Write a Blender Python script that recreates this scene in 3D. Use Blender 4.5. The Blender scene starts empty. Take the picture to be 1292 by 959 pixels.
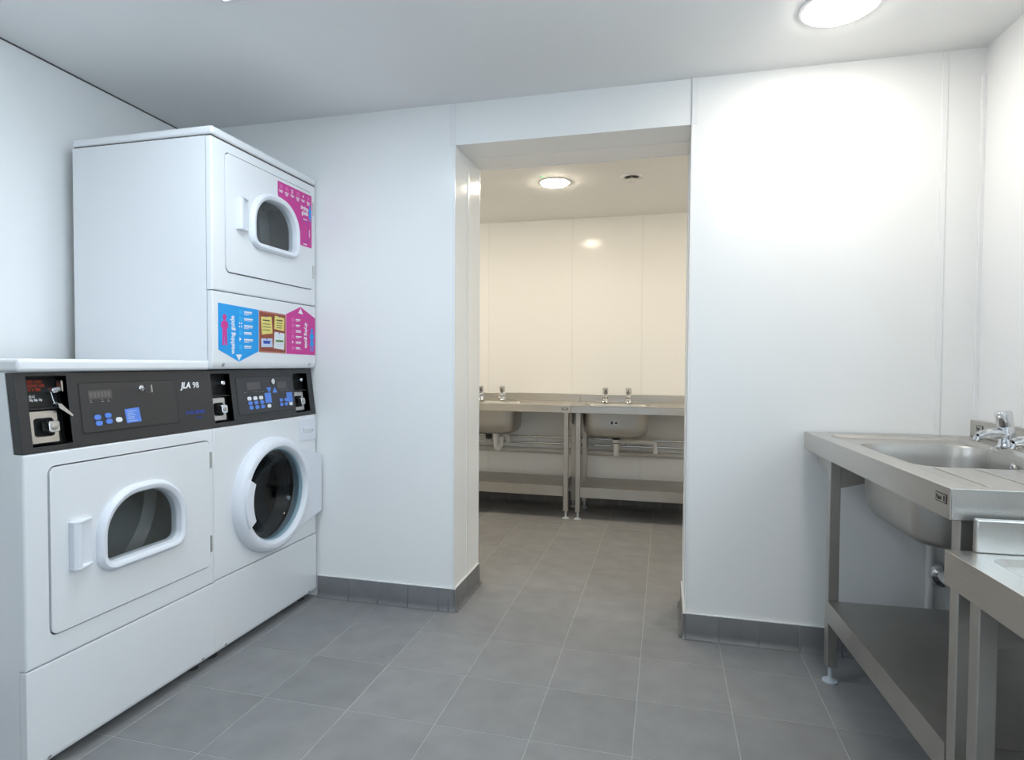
import bpy, bmesh, math, random
from mathutils import Vector, Matrix
from mathutils.geometry import tessellate_polygon
random.seed(7)
PI = math.pi
sc = bpy.context.scene
COL = sc.collection

# ------------------------------------------------------------------ camera
cam_d = bpy.data.cameras.new('camera'); cam = bpy.data.objects.new('camera', cam_d); COL.objects.link(cam)
cam_d.sensor_fit = 'HORIZONTAL'; cam_d.sensor_width = 36.0; cam_d.lens = 761.6 * 36.0 / 1292.0
cam_d.clip_start = 0.02
cp, cr, cy_ = -0.0276, -0.0061, 0.2489
Rz = Matrix.Rotation(cy_, 3, 'Z'); Rx = Matrix.Rotation(cp, 3, 'X'); Ry = Matrix.Rotation(cr, 3, 'Y')
RR = Rz @ Rx @ Ry
m3 = Matrix((RR.col[0], RR.col[2], -RR.col[1])).transposed()
cam.matrix_world = Matrix.Translation((0.379, -2.322, 1.117)) @ m3.to_4x4()
sc.camera = cam

# ------------------------------------------------------------------ world, exposure
W_STR = 5.3
world = bpy.data.worlds.new('sky'); sc.world = world; world.use_nodes = True
bg = world.node_tree.nodes['Background']; bg.inputs[0].default_value = (0.68, 0.84, 1.0, 1); bg.inputs[1].default_value = W_STR
vs = sc.view_settings; vs.view_transform = 'Standard'; vs.look = 'None'; vs.gamma = 1.0; vs.use_curve_mapping = False
vs.exposure = 0.24
L_NEAR, L_FAR, L_PANEL = 53.0, 96.0, 12.8
pl = bpy.data.lights.new('window_daylight', 'AREA'); pl.shape = 'RECTANGLE'; pl.size = 1.10; pl.size_y = 1.85
pl.cycles.is_portal = True
plo = bpy.data.objects.new('window_daylight', pl); COL.objects.link(plo)
plo.location = (1.66, -2.075, 1.525); plo.rotation_euler = (0, PI / 2, -0.055)

# ------------------------------------------------------------------ materials
MT = {}
def mat(name, col, rough=0.5, metal=0.0, spec=0.5, coat=0.0, emit=None, estr=0.0, noise=0.0, nscale=20, bump=0.0, bscale=200, stretch=None, rnd=0.0):
    m = bpy.data.materials.new(name); m.use_nodes = True; nt = m.node_tree; b = nt.nodes['Principled BSDF']
    b.inputs['Base Color'].default_value = (*col, 1); b.inputs['Roughness'].default_value = rough
    b.inputs['Metallic'].default_value = metal; b.inputs['Specular IOR Level'].default_value = spec
    if coat: b.inputs['Coat Weight'].default_value = coat; b.inputs['Coat Roughness'].default_value = 0.08
    if emit: b.inputs['Emission Color'].default_value = (*emit, 1); b.inputs['Emission Strength'].default_value = estr
    if noise or bump or rnd:
        tc = nt.nodes.new('ShaderNodeTexCoord'); mp = nt.nodes.new('ShaderNodeMapping'); nt.links.new(tc.outputs['Object'], mp.inputs[0])
        if stretch: mp.inputs['Scale'].default_value = stretch
        if rnd:
            oi = nt.nodes.new('ShaderNodeObjectInfo'); vm = nt.nodes.new('ShaderNodeMath'); vm.operation = 'MULTIPLY'; vm.inputs[1].default_value = 50
            nt.links.new(oi.outputs['Random'], vm.inputs[0])
            cx = nt.nodes.new('ShaderNodeCombineXYZ'); nt.links.new(vm.outputs[0], cx.inputs[0]); nt.links.new(cx.outputs[0], mp.inputs['Location'])
    if noise or rnd:
        nz = nt.nodes.new('ShaderNodeTexNoise'); nz.inputs['Scale'].default_value = nscale; nz.inputs['Detail'].default_value = 5
        nt.links.new(mp.outputs[0], nz.inputs['Vector'])
        mr = nt.nodes.new('ShaderNodeMapRange'); mr.inputs[1].default_value = 0.3; mr.inputs[2].default_value = 0.7
        mr.inputs[3].default_value = 1 - noise; mr.inputs[4].default_value = 1 + noise
        nt.links.new(nz.outputs['Fac'], mr.inputs[0])
        fac = mr.outputs[0]
        if rnd:
            r2 = nt.nodes.new('ShaderNodeMapRange'); r2.inputs[3].default_value = 1 - rnd; r2.inputs[4].default_value = 1 + rnd
            nt.links.new(oi.outputs['Random'], r2.inputs[0])
            mu = nt.nodes.new('ShaderNodeMath'); mu.operation = 'MULTIPLY'; nt.links.new(fac, mu.inputs[0]); nt.links.new(r2.outputs[0], mu.inputs[1]); fac = mu.outputs[0]
        vmx = nt.nodes.new('ShaderNodeVectorMath'); vmx.operation = 'SCALE'; vmx.inputs[0].default_value = col
        nt.links.new(fac, vmx.inputs['Scale']); nt.links.new(vmx.outputs[0], b.inputs['Base Color'])
    if bump:
        nb = nt.nodes.new('ShaderNodeTexNoise'); nb.inputs['Scale'].default_value = bscale; nb.inputs['Detail'].default_value = 3
        nt.links.new(mp.outputs[0], nb.inputs['Vector'])
        bp = nt.nodes.new('ShaderNodeBump'); bp.inputs['Strength'].default_value = bump; bp.inputs['Distance'].default_value = 0.002
        nt.links.new(nb.outputs['Fac'], bp.inputs['Height']); nt.links.new(bp.outputs[0], b.inputs['Normal'])
    MT[name] = m; return m
def glass(name, tint, base=0.04):
    m = bpy.data.materials.new(name); m.use_nodes = True; nt = m.node_tree
    nt.nodes.remove(nt.nodes['Principled BSDF']); out = nt.nodes['Material Output']
    t = nt.nodes.new('ShaderNodeBsdfTransparent'); t.inputs[0].default_value = (*tint, 1)
    g = nt.nodes.new('ShaderNodeBsdfGlossy'); g.inputs['Roughness'].default_value = 0.03
    lw = nt.nodes.new('ShaderNodeLayerWeight'); p5 = nt.nodes.new('ShaderNodeMath'); p5.operation = 'POWER'; p5.inputs[1].default_value = 5.0
    nt.links.new(lw.outputs['Facing'], p5.inputs[0])          # Schlick's law, the same from both faces of a pane
    f = nt.nodes.new('ShaderNodeMath'); f.operation = 'MULTIPLY_ADD'; f.inputs[1].default_value = 1 - base; f.inputs[2].default_value = base
    nt.links.new(p5.outputs[0], f.inputs[0]); lw.inputs['Blend'].default_value = 0.5
    x = nt.nodes.new('ShaderNodeMixShader')
    nt.links.new(f.outputs[0], x.inputs[0]); nt.links.new(t.outputs[0], x.inputs[1]); nt.links.new(g.outputs[0], x.inputs[2]); nt.links.new(x.outputs[0], out.inputs[0])
    MT[name] = m
mat('wall', (0.90, 0.90, 0.89), 0.13, spec=0.16, bump=0.02, bscale=3)
mat('ceiling', (0.90, 0.90, 0.89), 0.7, spec=0.2)
mat('trim', (0.88, 0.88, 0.88), 0.25)
mat('gap', (0.10, 0.09, 0.08), 0.8)
mat('tile', (0.25, 0.25, 0.252), 0.55, spec=0.4, noise=0.10, nscale=9, bump=0.12, bscale=350, rnd=0.05)
mat('skirt_tile', (0.17, 0.172, 0.178), 0.42, spec=0.5, noise=0.08, nscale=15, rnd=0.05)
mat('grout', (0.40, 0.40, 0.40), 0.9, noise=0.1, nscale=30)
mat('sealant', (0.80, 0.80, 0.80), 0.4)
mat('enamel', (0.82, 0.83, 0.845), 0.2, spec=0.5, coat=0.3)
mat('plastic_white', (0.80, 0.82, 0.87), 0.35)
mat('black', (0.028, 0.027, 0.028), 0.42, bump=0.05, bscale=900)
mat('black_in', (0.012, 0.012, 0.012), 0.5)
mat('panel_black', (0.034, 0.033, 0.035), 0.3)
mat('steel', (0.58, 0.56, 0.53), 0.34, 1.0, noise=0.05, nscale=6, stretch=(1, 60, 60), bump=0.04, bscale=60)
mat('steel_dull', (0.50, 0.485, 0.46), 0.42, 1.0, noise=0.05, nscale=8)
mat('chrome', (0.75, 0.76, 0.78), 0.07, 1.0)
mat('drum', (0.50, 0.50, 0.49), 0.38, 0.15, noise=0.1, nscale=12)
mat('drum_dark', (0.10, 0.10, 0.105), 0.25, 0.8, noise=0.2, nscale=6)
mat('rubber', (0.03, 0.03, 0.03), 0.6)
mat('pvc', (0.78, 0.77, 0.75), 0.4)
mat('pipe_grey', (0.60, 0.58, 0.55), 0.45)
mat('foot', (0.50, 0.55, 0.60), 0.45)
mat('lcd', (0.09, 0.08, 0.08), 0.3)
mat('btn_blue', (0.10, 0.24, 0.72), 0.4)
mat('btn_white', (0.8, 0.8, 0.82), 0.4)
mat('ink_white', (0.85, 0.85, 0.86), 0.5)
mat('ink_grey', (0.35, 0.35, 0.36), 0.5)
mat('ink_dim', (0.14, 0.125, 0.12), 0.4)
mat('ink_red', (0.55, 0.05, 0.015), 0.5)
mat('ink_blue', (0.03, 0.07, 0.42), 0.5)
mat('ink_dark', (0.08, 0.07, 0.04), 0.6)
mat('ink_green', (0.10, 0.25, 0.06), 0.6)
mat('cyan', (0.0, 0.33, 0.80), 0.4)
mat('cyan_light', (0.02, 0.43, 0.85), 0.4)
mat('magenta', (0.62, 0.035, 0.29), 0.4)
mat('magenta_light', (0.72, 0.11, 0.40), 0.4)
mat('cork', (0.30, 0.075, 0.045), 0.8, noise=0.25, nscale=60)
mat('cork_edge', (0.48, 0.20, 0.15), 0.7)
mat('note_yellow', (0.80, 0.68, 0.20), 0.7)
mat('note_white', (0.78, 0.80, 0.82), 0.7)
mat('note_blue', (0.55, 0.62, 0.78), 0.7)
mat('lamp_near', (0.9, 0.9, 0.9), 0.4, emit=(1.0, 0.94, 0.85), estr=L_NEAR)
mat('lamp_far', (0.9, 0.9, 0.9), 0.4, emit=(1.0, 0.88, 0.69), estr=L_FAR)
mat('lamp_panel', (0.9, 0.9, 0.9), 0.4, emit=(0.78, 0.89, 1.0), estr=L_PANEL)
mat('led', (0.1, 0.6, 0.2), 0.4, emit=(0.05, 0.8, 0.25), estr=1.5)
mat('rim_glass', (0.30, 0.42, 0.48), 0.1, spec=0.6)
glass('glass_door', (0.90, 0.92, 0.92)); glass('glass_washer', (0.55, 0.58, 0.60)); glass('glass_window', (0.95, 0.97, 0.97))

# ------------------------------------------------------------------ helpers
def obj(name, bm, m, parent=None, bevel=0.0, segs=2, angle=35, mats=None):
    bmesh.ops.recalc_face_normals(bm, faces=bm.faces[:])
    me = bpy.data.meshes.new(name); bm.to_mesh(me); bm.free()
    for q in (mats or [m]): me.materials.append(MT[q])
    o = bpy.data.objects.new(name, me); COL.objects.link(o)
    if parent: o.parent = parent
    me.polygons.foreach_set('use_smooth', [True] * len(me.polygons)); me.set_sharp_from_angle(angle=math.radians(angle))
    if bevel:
        b = o.modifiers.new('bevel', 'BEVEL'); b.width = bevel; b.segments = segs; b.limit_method = 'ANGLE'; b.angle_limit = math.radians(50)
        wn = o.modifiers.new('normals', 'WEIGHTED_NORMAL'); wn.keep_sharp = True
    return o
def thing(name, label, cat, loc=(0, 0, 0), rz=0.0, group=None):
    o = bpy.data.objects.new(name, None); COL.objects.link(o); o.location = loc; o.rotation_euler = (0, 0, rz); o.empty_display_size = 0.1
    o['label'] = label; o['category'] = cat
    if group: o['group'] = group
    return o
def tag(o, label, cat, group=None):
    o['label'] = label; o['category'] = cat
    if group: o['group'] = group
    return o
def struct(o, label, cat):
    o['kind'] = 'structure'; return tag(o, label, cat)
def B(): return bmesh.new()
def box(bm, x0, x1, y0, y1, z0, z1, mp=None):
    v = [(x, y, z) for x in (x0, x1) for y in (y0, y1) for z in (z0, z1)]
    if mp: v = [mp(*p) for p in v]
    v = [bm.verts.new(p) for p in v]
    for f in ((0, 1, 3, 2), (4, 6, 7, 5), (0, 4, 5, 1), (2, 3, 7, 6), (0, 2, 6, 4), (1, 5, 7, 3)): bm.faces.new([v[i] for i in f])
    return bm
def bx(*a, **k): return box(B(), *a, **k)
FRONT = lambda u, v, w: (w, u, v)      # drawn on a +X facing front: u along y, v up, w out
FLAT = lambda u, v, w: (u, v, w)       # drawn on the plan
def prism(bm, outer, d0, d1, mp=FRONT, holes=()):
    loops = [list(outer)] + [list(h) for h in holes]
    tris = tessellate_polygon([[Vector((p[0], p[1], 0)) for p in l] for l in loops])
    flat = [p for l in loops for p in l]
    a = [bm.verts.new(mp(p[0], p[1], d0)) for p in flat]; b = [bm.verts.new(mp(p[0], p[1], d1)) for p in flat]
    for t in tris:
        for s in (a, b):
            try: bm.faces.new([s[i] for i in t])
            except ValueError: pass
    k = 0
    for l in loops:
        n = len(l)
        for i in range(n):
            j = (i + 1) % n
            bm.faces.new((a[k + i], a[k + j], b[k + j], b[k + i]))
        k += n
    return bm
def loft(bm, loops, cap0=False, cap1=False, closed=True):
    vs_ = [[bm.verts.new(p) for p in l] for l in loops]
    for A, C in zip(vs_, vs_[1:]):
        n = len(A)
        for i in range(n if closed else n - 1):
            j = (i + 1) % n; bm.faces.new((A[i], A[j], C[j], C[i]))
    if cap0: bm.faces.new(vs_[0])
    if cap1: bm.faces.new(vs_[-1])
    return bm
def rrect(cx, cy, w, h, r, n=6):
    P = []
    for k, (sx, sy) in enumerate(((1, 1), (-1, 1), (-1, -1), (1, -1))):
        for i in range(n + 1):
            a = (k + i / n) * PI / 2
            P.append((cx + sx * (w / 2 - r) + r * math.cos(a), cy + sy * (h / 2 - r) + r * math.sin(a)))
    return P
def circ(cx, cy, r, n=32, a0=0.0): return [(cx + r * math.cos(a0 + 2 * PI * i / n), cy + r * math.sin(a0 + 2 * PI * i / n)) for i in range(n)]
def lathe(bm, prof, c, axis, n=24):
    """prof: (radius, distance along axis); end points with radius 0 close the shape"""
    ax = Vector(axis).normalized(); u = ax.orthogonal().normalized(); w = ax.cross(u); c = Vector(c)
    rings = []
    for r, h in prof:
        if r < 1e-6: rings.append([bm.verts.new(c + ax * h)])
        else: rings.append([bm.verts.new(c + ax * h + (u * math.cos(2 * PI * i / n) + w * math.sin(2 * PI * i / n)) * r) for i in range(n)])
    for A, C in zip(rings, rings[1:]):
        for i in range(n):
            j = (i + 1) % n
            if len(A) == 1 and len(C) == 1: continue
            if len(A) == 1: bm.faces.new((A[0], C[j], C[i]))
            elif len(C) == 1: bm.faces.new((A[i], A[j], C[0]))
            else: bm.faces.new((A[i], A[j], C[j], C[i]))
    return bm
def tube(bm, pts, r, n=12, cap=True):
    pts = [Vector(p) for p in pts]; loops = []
    t0 = (pts[1] - pts[0]).normalized(); u = t0.orthogonal().normalized()
    for i, p in enumerate(pts):
        if i == 0: t = t0
        elif i == len(pts) - 1: t = (pts[i] - pts[i - 1]).normalized()
        else: t = ((pts[i] - pts[i - 1]).normalized() + (pts[i + 1] - pts[i]).normalized()).normalized()
        u = (u - t * u.dot(t)).normalized(); w = t.cross(u)
        rr = r[i] if isinstance(r, (list, tuple)) else r
        loops.append([p + (u * math.cos(2 * PI * k / n) + w * math.sin(2 * PI * k / n)) * rr for k in range(n)])
    return loft(bm, loops, cap, cap)
def arc3(c, r, a0, a1, e1, e2, n=8):
    c, e1, e2 = Vector(c), Vector(e1), Vector(e2)
    return [c + e1 * (r * math.cos(a0 + (a1 - a0) * i / n)) + e2 * (r * math.sin(a0 + (a1 - a0) * i / n)) for i in range(n + 1)]
def text(name, lines, parent, m, org, size, ex=(0, 1, 0), ey=(0, 0, 1), bold=0.0, shear=0.0, align='LEFT', space=1.0, wscale=1.0):
    cu = bpy.data.curves.new(name, 'FONT'); cu.body = lines; cu.size = size; cu.extrude = 0.00025; cu.offset = bold; cu.shear = shear
    cu.align_x = align; cu.space_line = space; cu.resolution_u = 2
    t = bpy.data.objects.new('tmp', cu); COL.objects.link(t)
    dg = bpy.context.evaluated_depsgraph_get()
    me = bpy.data.meshes.new_from_object(t.evaluated_get(dg)); bpy.data.objects.remove(t); bpy.data.curves.remove(cu)
    ex, ey = Vector(ex), Vector(ey); ez = ex.cross(ey)
    mtx = Matrix((ex * wscale, ey, ez)).transposed().to_4x4(); mtx.translation = Vector(org)
    me.transform(mtx); me.materials.clear(); me.materials.append(MT[m]); me.name = name
    o = bpy.data.objects.new(name, me); COL.objects.link(o); o.parent = parent
    return o

# ------------------------------------------------------------------ the room
H = 2.26                       # ceiling
YB = 0.222; YE = 0.585         # front and back of the wall with the doorway
DL, DR, DT = -0.533, 0.469, 2.078
YF, YR = 2.44, -3.3            # far wall, rear wall behind the camera
XL = lambda y: -1.919 - 0.046 * (y + 0.668)
XR = lambda y: 1.478 + 0.055 * (YB - y)
YBL = lambda x: YB

# floor: grout bed and tiles
fl = obj('floor', bx(-2.2, 1.9, YR - 0.1, YF + 0.1, -0.05, -0.0012), 'grout'); struct(fl, 'grey porcelain tiled floor with pale grout lines', 'floor')
tb = bx(0.0015, 0.2985, 0.0015, 0.2985, -0.01, 0.0); bmesh.ops.recalc_face_normals(tb, faces=tb.faces[:])
tile_me = bpy.data.meshes.new('tile'); bmesh.ops.bevel(tb, geom=tb.edges[:], offset=0.0008, segments=1, affect='EDGES'); tb.to_mesh(tile_me); tb.free(); tile_me.materials.append(MT['tile'])
for i in range(-7, 6):
    for j in range(-12, 9):
        x, y = i * 0.3, j * 0.3
        if x > 1.62 or x + 0.3 < -1.97 or (y >= YB and x >= 1.45): continue
        t = bpy.data.objects.new('tile', tile_me); COL.objects.link(t); t.location = (x, y, random.uniform(-0.0004, 0)); t.parent = fl

ce = obj('ceiling', bx(-2.2, 1.9, YR - 0.1, YF + 0.1, H, H + 0.05), 'ceiling'); struct(ce, 'plain white painted ceiling', 'ceiling')
def wall(name, pts, z0, z1, label):
    o = obj(name, prism(B(), pts, z0, z1, FLAT), 'wall'); struct(o, label, 'wall'); return o
wl = wall('wall_left', [(XL(YR), YR), (XL(YB + .07), YB + .07), (XL(YB) - .15, YB + .07), (XL(YR) - .3, YR)], 0, H, 'white panelled side wall behind the laundry machines')
tag_gap = obj('trim_1', prism(B(), [(XL(YR) - .01, YR), (XL(.28) - .01, .28), (XL(.28) + .003, .28), (XL(YR) + .003, YR)], H - .005, H, FLAT), 'gap'); struct(tag_gap, 'thin dark joint between side wall and ceiling', 'trim')
wbl = wall('wall_back_left', [(-2.1, YBL(-2.1)), (DL, YB), (DL, YE), (-2.1, YE)], 0, H, 'white panelled wall between laundry machines and doorway')
wbr = wall('wall_back_right', [(DR, YB), (1.60, YB), (1.60, YE), (DR, YE)], 0, H, 'white panelled wall right of the doorway')
wln = wall('wall_lintel', [(DL, YB + .003), (DR, YB + .003), (DR, YE), (DL, YE)], DT, H, 'white panelled lintel above the doorway')
WY0, WY1, WZ0, WZ1 = -3.0, -1.15, 0.98, 2.07          # window over the sinks, beside the camera
RWM = lambda u, v, w: (XR(u) + w, u, v)
wr = obj('wall_right', prism(B(), [(YR, 0), (YB, 0), (YB, H), (YR, H)], 0, .12, RWM, holes=[[(WY0, WZ0), (WY1, WZ0), (WY1, WZ1), (WY0, WZ1)]]), 'wall')
struct(wr, 'white panelled wall beside the steel sinks', 'wall')
wf = wall('wall_far', [(-2.1, YF), (1.6, YF), (1.6, YF + .1), (-2.1, YF + .1)], 0, H, 'cream lit far wall behind the two sinks')
wall('wall_far_left', [(-2.0, YE), (-1.9, YE), (-1.9, YF), (-2.0, YF)], 0, H, 'white side wall of the far room, left of its sinks')
wall('wall_far_right', [(1.48, YE), (1.58, YE), (1.58, YF), (1.48, YF)], 0, H, 'white side wall of the far room, right of its sinks')
wall('wall_rear', [(-2.2, YR - .1), (1.9, YR - .1), (1.9, YR), (-2.2, YR)], 0, H, 'plain white wall facing the doorway')
WM = (WY0 + WY1) / 2
win = obj('window_1', prism(B(), [(WY0, WZ0), (WY1, WZ0), (WY1, WZ1), (WY0, WZ1)], .04, .09, RWM, holes=[[(WY0 + .05, WZ0 + .05), (WM - .03, WZ0 + .05), (WM - .03, WZ1 - .05), (WY0 + .05, WZ1 - .05)], [(WM + .03, WZ0 + .05), (WY1 - .05, WZ0 + .05), (WY1 - .05, WZ1 - .05), (WM + .03, WZ1 - .05)]]), 'trim')
struct(win, 'white framed two pane window over the sinks in the right wall', 'window')
for a, b in ((WY0 + .05, WM - .03), (WM + .03, WY1 - .05)):
    obj('pane', prism(B(), [(a, WZ0 + .05), (b, WZ0 + .05), (b, WZ1 - .05), (a, WZ1 - .05)], .062, .068, RWM), 'glass_window', win)

# panel joints
def strip(parent, x0, x1, y0, y1, z0, z1, m='trim', name='joint_strip'):
    return obj(name, bx(x0, x1, y0, y1, z0, z1), m, parent, bevel=0.001)
strip(wbr, 1.343, 1.362, YB - .003, YB + .001, .10, H)
strip(wbr, DR - .001, DR + .024, YB - .003, YB + .001, DT, H)
strip(wbr, DR - .002, DR + .006, YB - .0025, YB + .006, .10, DT, name='corner_trim')
strip(wbl, DL - .008, DL + .002, YB - .0025, YB + .006, .10, DT, name='corner_trim')
strip(wbl, DL - .022, DL + .001, YB - .003, YB + .001, DT, H)
strip(wbl, DL - .001, DL + .003, .395, .42, .10, DT - .06)
strip(wbl, DL - .001, DL + .0025, YE - .012, YE + .002, .10, DT, name='corner_trim')
strip(wbr, DR - .003, DR + .001, .395, .42, .10, DT - .06)
strip(wbr, DR - .0025, DR + .001, YE - .012, YE + .002, .10, DT, name='corner_trim')
strip(wln, DL + .05, DR - .002, .403, .413, DT - .002, DT + .001)
strip(wln, DL, DR, YE - .008, YE + .002, DT - .002, DT + .004, name='corner_trim')
for x in (-1.029, -.342, .198): strip(wf, x - .006, x + .006, YF - .0015, YF + .001, .1, H)
strip(wr, XR(YB) - .012, XR(YB) + .001, YB - .012, YB + .001, .1, H - .1, name='corner_trim')

# skirting of coved tiles
SK = [(0, 0), (.024, 0), (.0235, .003), (.017, .007), (.0125, .014), (.0105, .024), (.0095, .098), (.008, .1), (0, .1)]
_sk = {}
def skirting(name, p0, p1, joints, label, inv=False):
    """a run of coved tiles from p0 to p1 with the wall on the left hand side; joints are distances from p0"""
    p0, p1 = Vector(p0), Vector(p1); L = (p1 - p0).length; a = math.atan2(p1.y - p0.y, p1.x - p0.x)
    ex = .0
    root = obj(name, bx(.004, L - .004, -.007, 0, 0, .0985), 'grout'); root.location = (p0.x, p0.y, 0); root.rotation_euler = (0, 0, a)
    struct(root, label, 'skirting')
    js = [0.0] + [j for j in joints if 0 < j < L] + [L]
    for s0, s1 in zip(js, js[1:]):
        h0 = 0 if s0 == 0 else .0015; h1 = 0 if s1 == L else .0015; w = s1 - s0 - h0 - h1; k = round(w, 4)
        if w < .004: continue
        if k not in _sk:
            bm = prism(B(), SK, 0, w, lambda u, v, t: (t, -u, v)); bmesh.ops.recalc_face_normals(bm, faces=bm.faces[:])
            me = bpy.data.meshes.new('skirting_tile'); bm.to_mesh(me); bm.free(); me.materials.append(MT['skirt_tile']); _sk[k] = me
            me.polygons.foreach_set('use_smooth', [True] * len(me.polygons)); me.set_sharp_from_angle(angle=math.radians(40))
        t = bpy.data.objects.new('skirting_tile', _sk[k]); COL.objects.link(t); t.parent = root; t.location = (s0 + h0, 0, 0)
    obj('sealant_bead', bx(0, L, -.009, 0.001, .1, .104), 'sealant', root, bevel=.0015)
    return root
e = .024
jb = lambda x0, x1, step=.15: [x - x0 for x in [step * k for k in range(-20, 20)] if x0 + .02 < x < x1 - .001]
skirting('baseboard_back_left', (-1.215, YB), (DL + e * .45, YB), [j for j in jb(-1.215, DL)] + [DL - .02 + 1.215], 'grey coved skirting tiles left of the doorway')
skirting('baseboard_reveal_left', (DL, YB - e * .45), (DL, YE), [.03, .18, .33], 'grey coved skirting tiles in the left doorway reveal')
skirting('baseboard_reveal_right', (DR, YE), (DR, YB - e * .45), [.05, .2, .35], 'grey coved skirting tiles in the right doorway reveal')
skirting('baseboard_back_right', (DR - e * .45, YB), (XR(YB), YB), [.012] + [x - DR + e * .45 for x in (.6, .75, .9, 1.05, 1.2, 1.35)], 'grey coved skirting tiles right of the doorway')
skirting('baseboard_right', (XR(YB), YB), (XR(-1.9), -1.9), [.15 * k for k in range(1, 15)], 'grey coved skirting tiles behind the steel sinks')
skirting('baseboard_far', (-1.9, YF), (1.48, YF), [.15 * k for k in range(1, 23)], 'grey coved skirting tiles under the far sinks')

# ------------------------------------------------------------------ ceiling fittings
def downlight(x, y, r, m, label, led=False):
    t = thing('ceiling_downlight', label, 'light', (x, y, H), 0, 'round ceiling downlights')
    obj('trim_ring', lathe(B(), [(r, 0), (r, -.003), (r - .006, -.006), (r - .015, -.006), (r - .018, -.002), (r - .018, 0)], (0, 0, 0), (0, 0, 1), 48), 'trim', t)
    obj('diffuser', lathe(B(), [(0, -.019), (r * .55, -.0184), (r - .034, -.0158), (r - .024, -.012), (r - .019, -.0065), (r - .018, 0)], (0, 0, 0), (0, 0, 1), 48), m, t)
    if led: obj('indicator_led', lathe(B(), [(.005, 0), (.005, -.003), (0, -.005)], (-.055, -r - .03, 0), (0, 0, 1), 10), 'led', t)
    return t
downlight(.903, -.175, .122, 'lamp_near', 'round white downlight above the steel sinks by the right wall')
downlight(.903, -2.25, .122, 'lamp_near', 'round white downlight at the near end of the room, by the window')
downlight(-.313, 1.463, .105, 'lamp_far', 'warm round downlight in the far room beside the vent', led=True)
downlight(.950, 1.463, .105, 'lamp_far', 'unseen warm downlight added at the right end of the far room for even light')  # added out of view to spread the far room's light
downlight(-1.570, 1.463, .105, 'lamp_far', 'unseen warm downlight added at the left end of the far room for even light')  # also an added lamp, hidden from the doorway, evening out the far room
lp = thing('ceiling_panel_light', 'square cool white panel light above the machines', 'light', (-.69, -.967, H))
obj('frame', prism(B(), rrect(0, 0, .60, .60, .004, 2), -.012, 0, FLAT, holes=[rrect(0, 0, .572, .572, .004, 2)]), 'trim', lp)
obj('diffuser', bx(-.286, .286, -.286, .286, -.008, -.002), 'lamp_panel', lp)
vt = thing('ceiling_vent', 'small round extract vent beside the far downlight', 'vent', (.164, 1.458, H))
obj('rim', lathe(B(), [(.068, 0), (.068, -.004), (.058, -.009), (.046, -.006), (.042, 0)], (0, 0, 0), (0, 0, 1), 36), 'trim', vt)
obj('throat', lathe(B(), [(.043, -.001), (0, -.001)], (0, 0, 0), (0, 0, 1), 36), 'gap', vt)
obj('valve_disc', lathe(B(), [(0, -.012), (.030, -.015), (.036, -.022), (.030, -.027), (0, -.029)], (0, 0, 0), (0, 0, 1), 36), 'trim', vt)
obj('stem', lathe(B(), [(.006, 0), (.006, -.014)], (0, 0, 0), (0, 0, 1), 10), 'trim', vt)

# ------------------------------------------------------------------ laundry machines
XM, MS = -1.2197, .982         # plane of the machine fronts; size of the machines
def place(t, y):
    t.location = (XM, -.0418 + MS * y, .0201); t.scale = (MS, MS, MS); return t
CZ0, CZ1, CS = .868, 1.084, .027          # the slanted console
def CM(u, v, w): return (w - CS * (v - CZ0) / (CZ1 - CZ0), u, v)
def dwin(cy, cz, w, h, n=10):
    """the arch shaped dryer window: domed top, flat foot with rounded corners"""
    P = []; a, rb = w / 2, .058; ta, tb = w * .43, h * .57
    for k in range(2 * n + 1):
        th = PI * k / (2 * n)
        if k <= n: P.append((cy + a - ta + ta * math.cos(th), cz + h / 2 - tb + tb * math.sin(th)))
        if k >= n: P.append((cy - a + ta + ta * math.cos(th), cz + h / 2 - tb + tb * math.sin(th)))
    for k in range(n + 1):
        th = PI + PI / 2 * k / n; P.append((cy - a + rb + rb * math.cos(th), cz - h / 2 + rb + rb * math.sin(th)))
    for k in range(n + 1):
        th = 1.5 * PI + PI / 2 * k / n; P.append((cy + a - rb + rb * math.cos(th), cz - h / 2 + rb + rb * math.sin(th)))
    return P
def shrink(P, c, d):
    """inset an outline along its normals"""
    out = []; n = len(P)
    for i in range(n):
        a, b = Vector(P[i - 1]), Vector(P[(i + 1) % n]); t = (b - a).normalized(); out.append((P[i][0] - t.y * d, P[i][1] + t.x * d))
    return out
def cabinet(t, W, D, z0, z1, name='cabinet', slant=False):
    bm = B(); fx = -.15 if slant else -.03
    side = [(-D, z0), (-.0265, z0), (-.0265, z1), (-D, z1)]
    if slant: side = [(-D, z0), (-.024, z0), (-.024, CZ0), (CM(0, CZ0, -.032)[0], CZ0), (CM(0, CZ1, -.032)[0], CZ1), (-D, CZ1)]
    for a, b in ((0, .012), (W - .012, W)): prism(bm, side, a, b, lambda u, v, w: (u, w, v))
    box(bm, -D, -D + .012, .012, W - .012, z0, z1)
    box(bm, -D + .012, -.03, .012, W - .012, z0, z0 + .01); box(bm, -D + .012, fx, .012, W - .012, z1 - .01, z1)
    return obj(name, bm, 'enamel', t)
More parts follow.
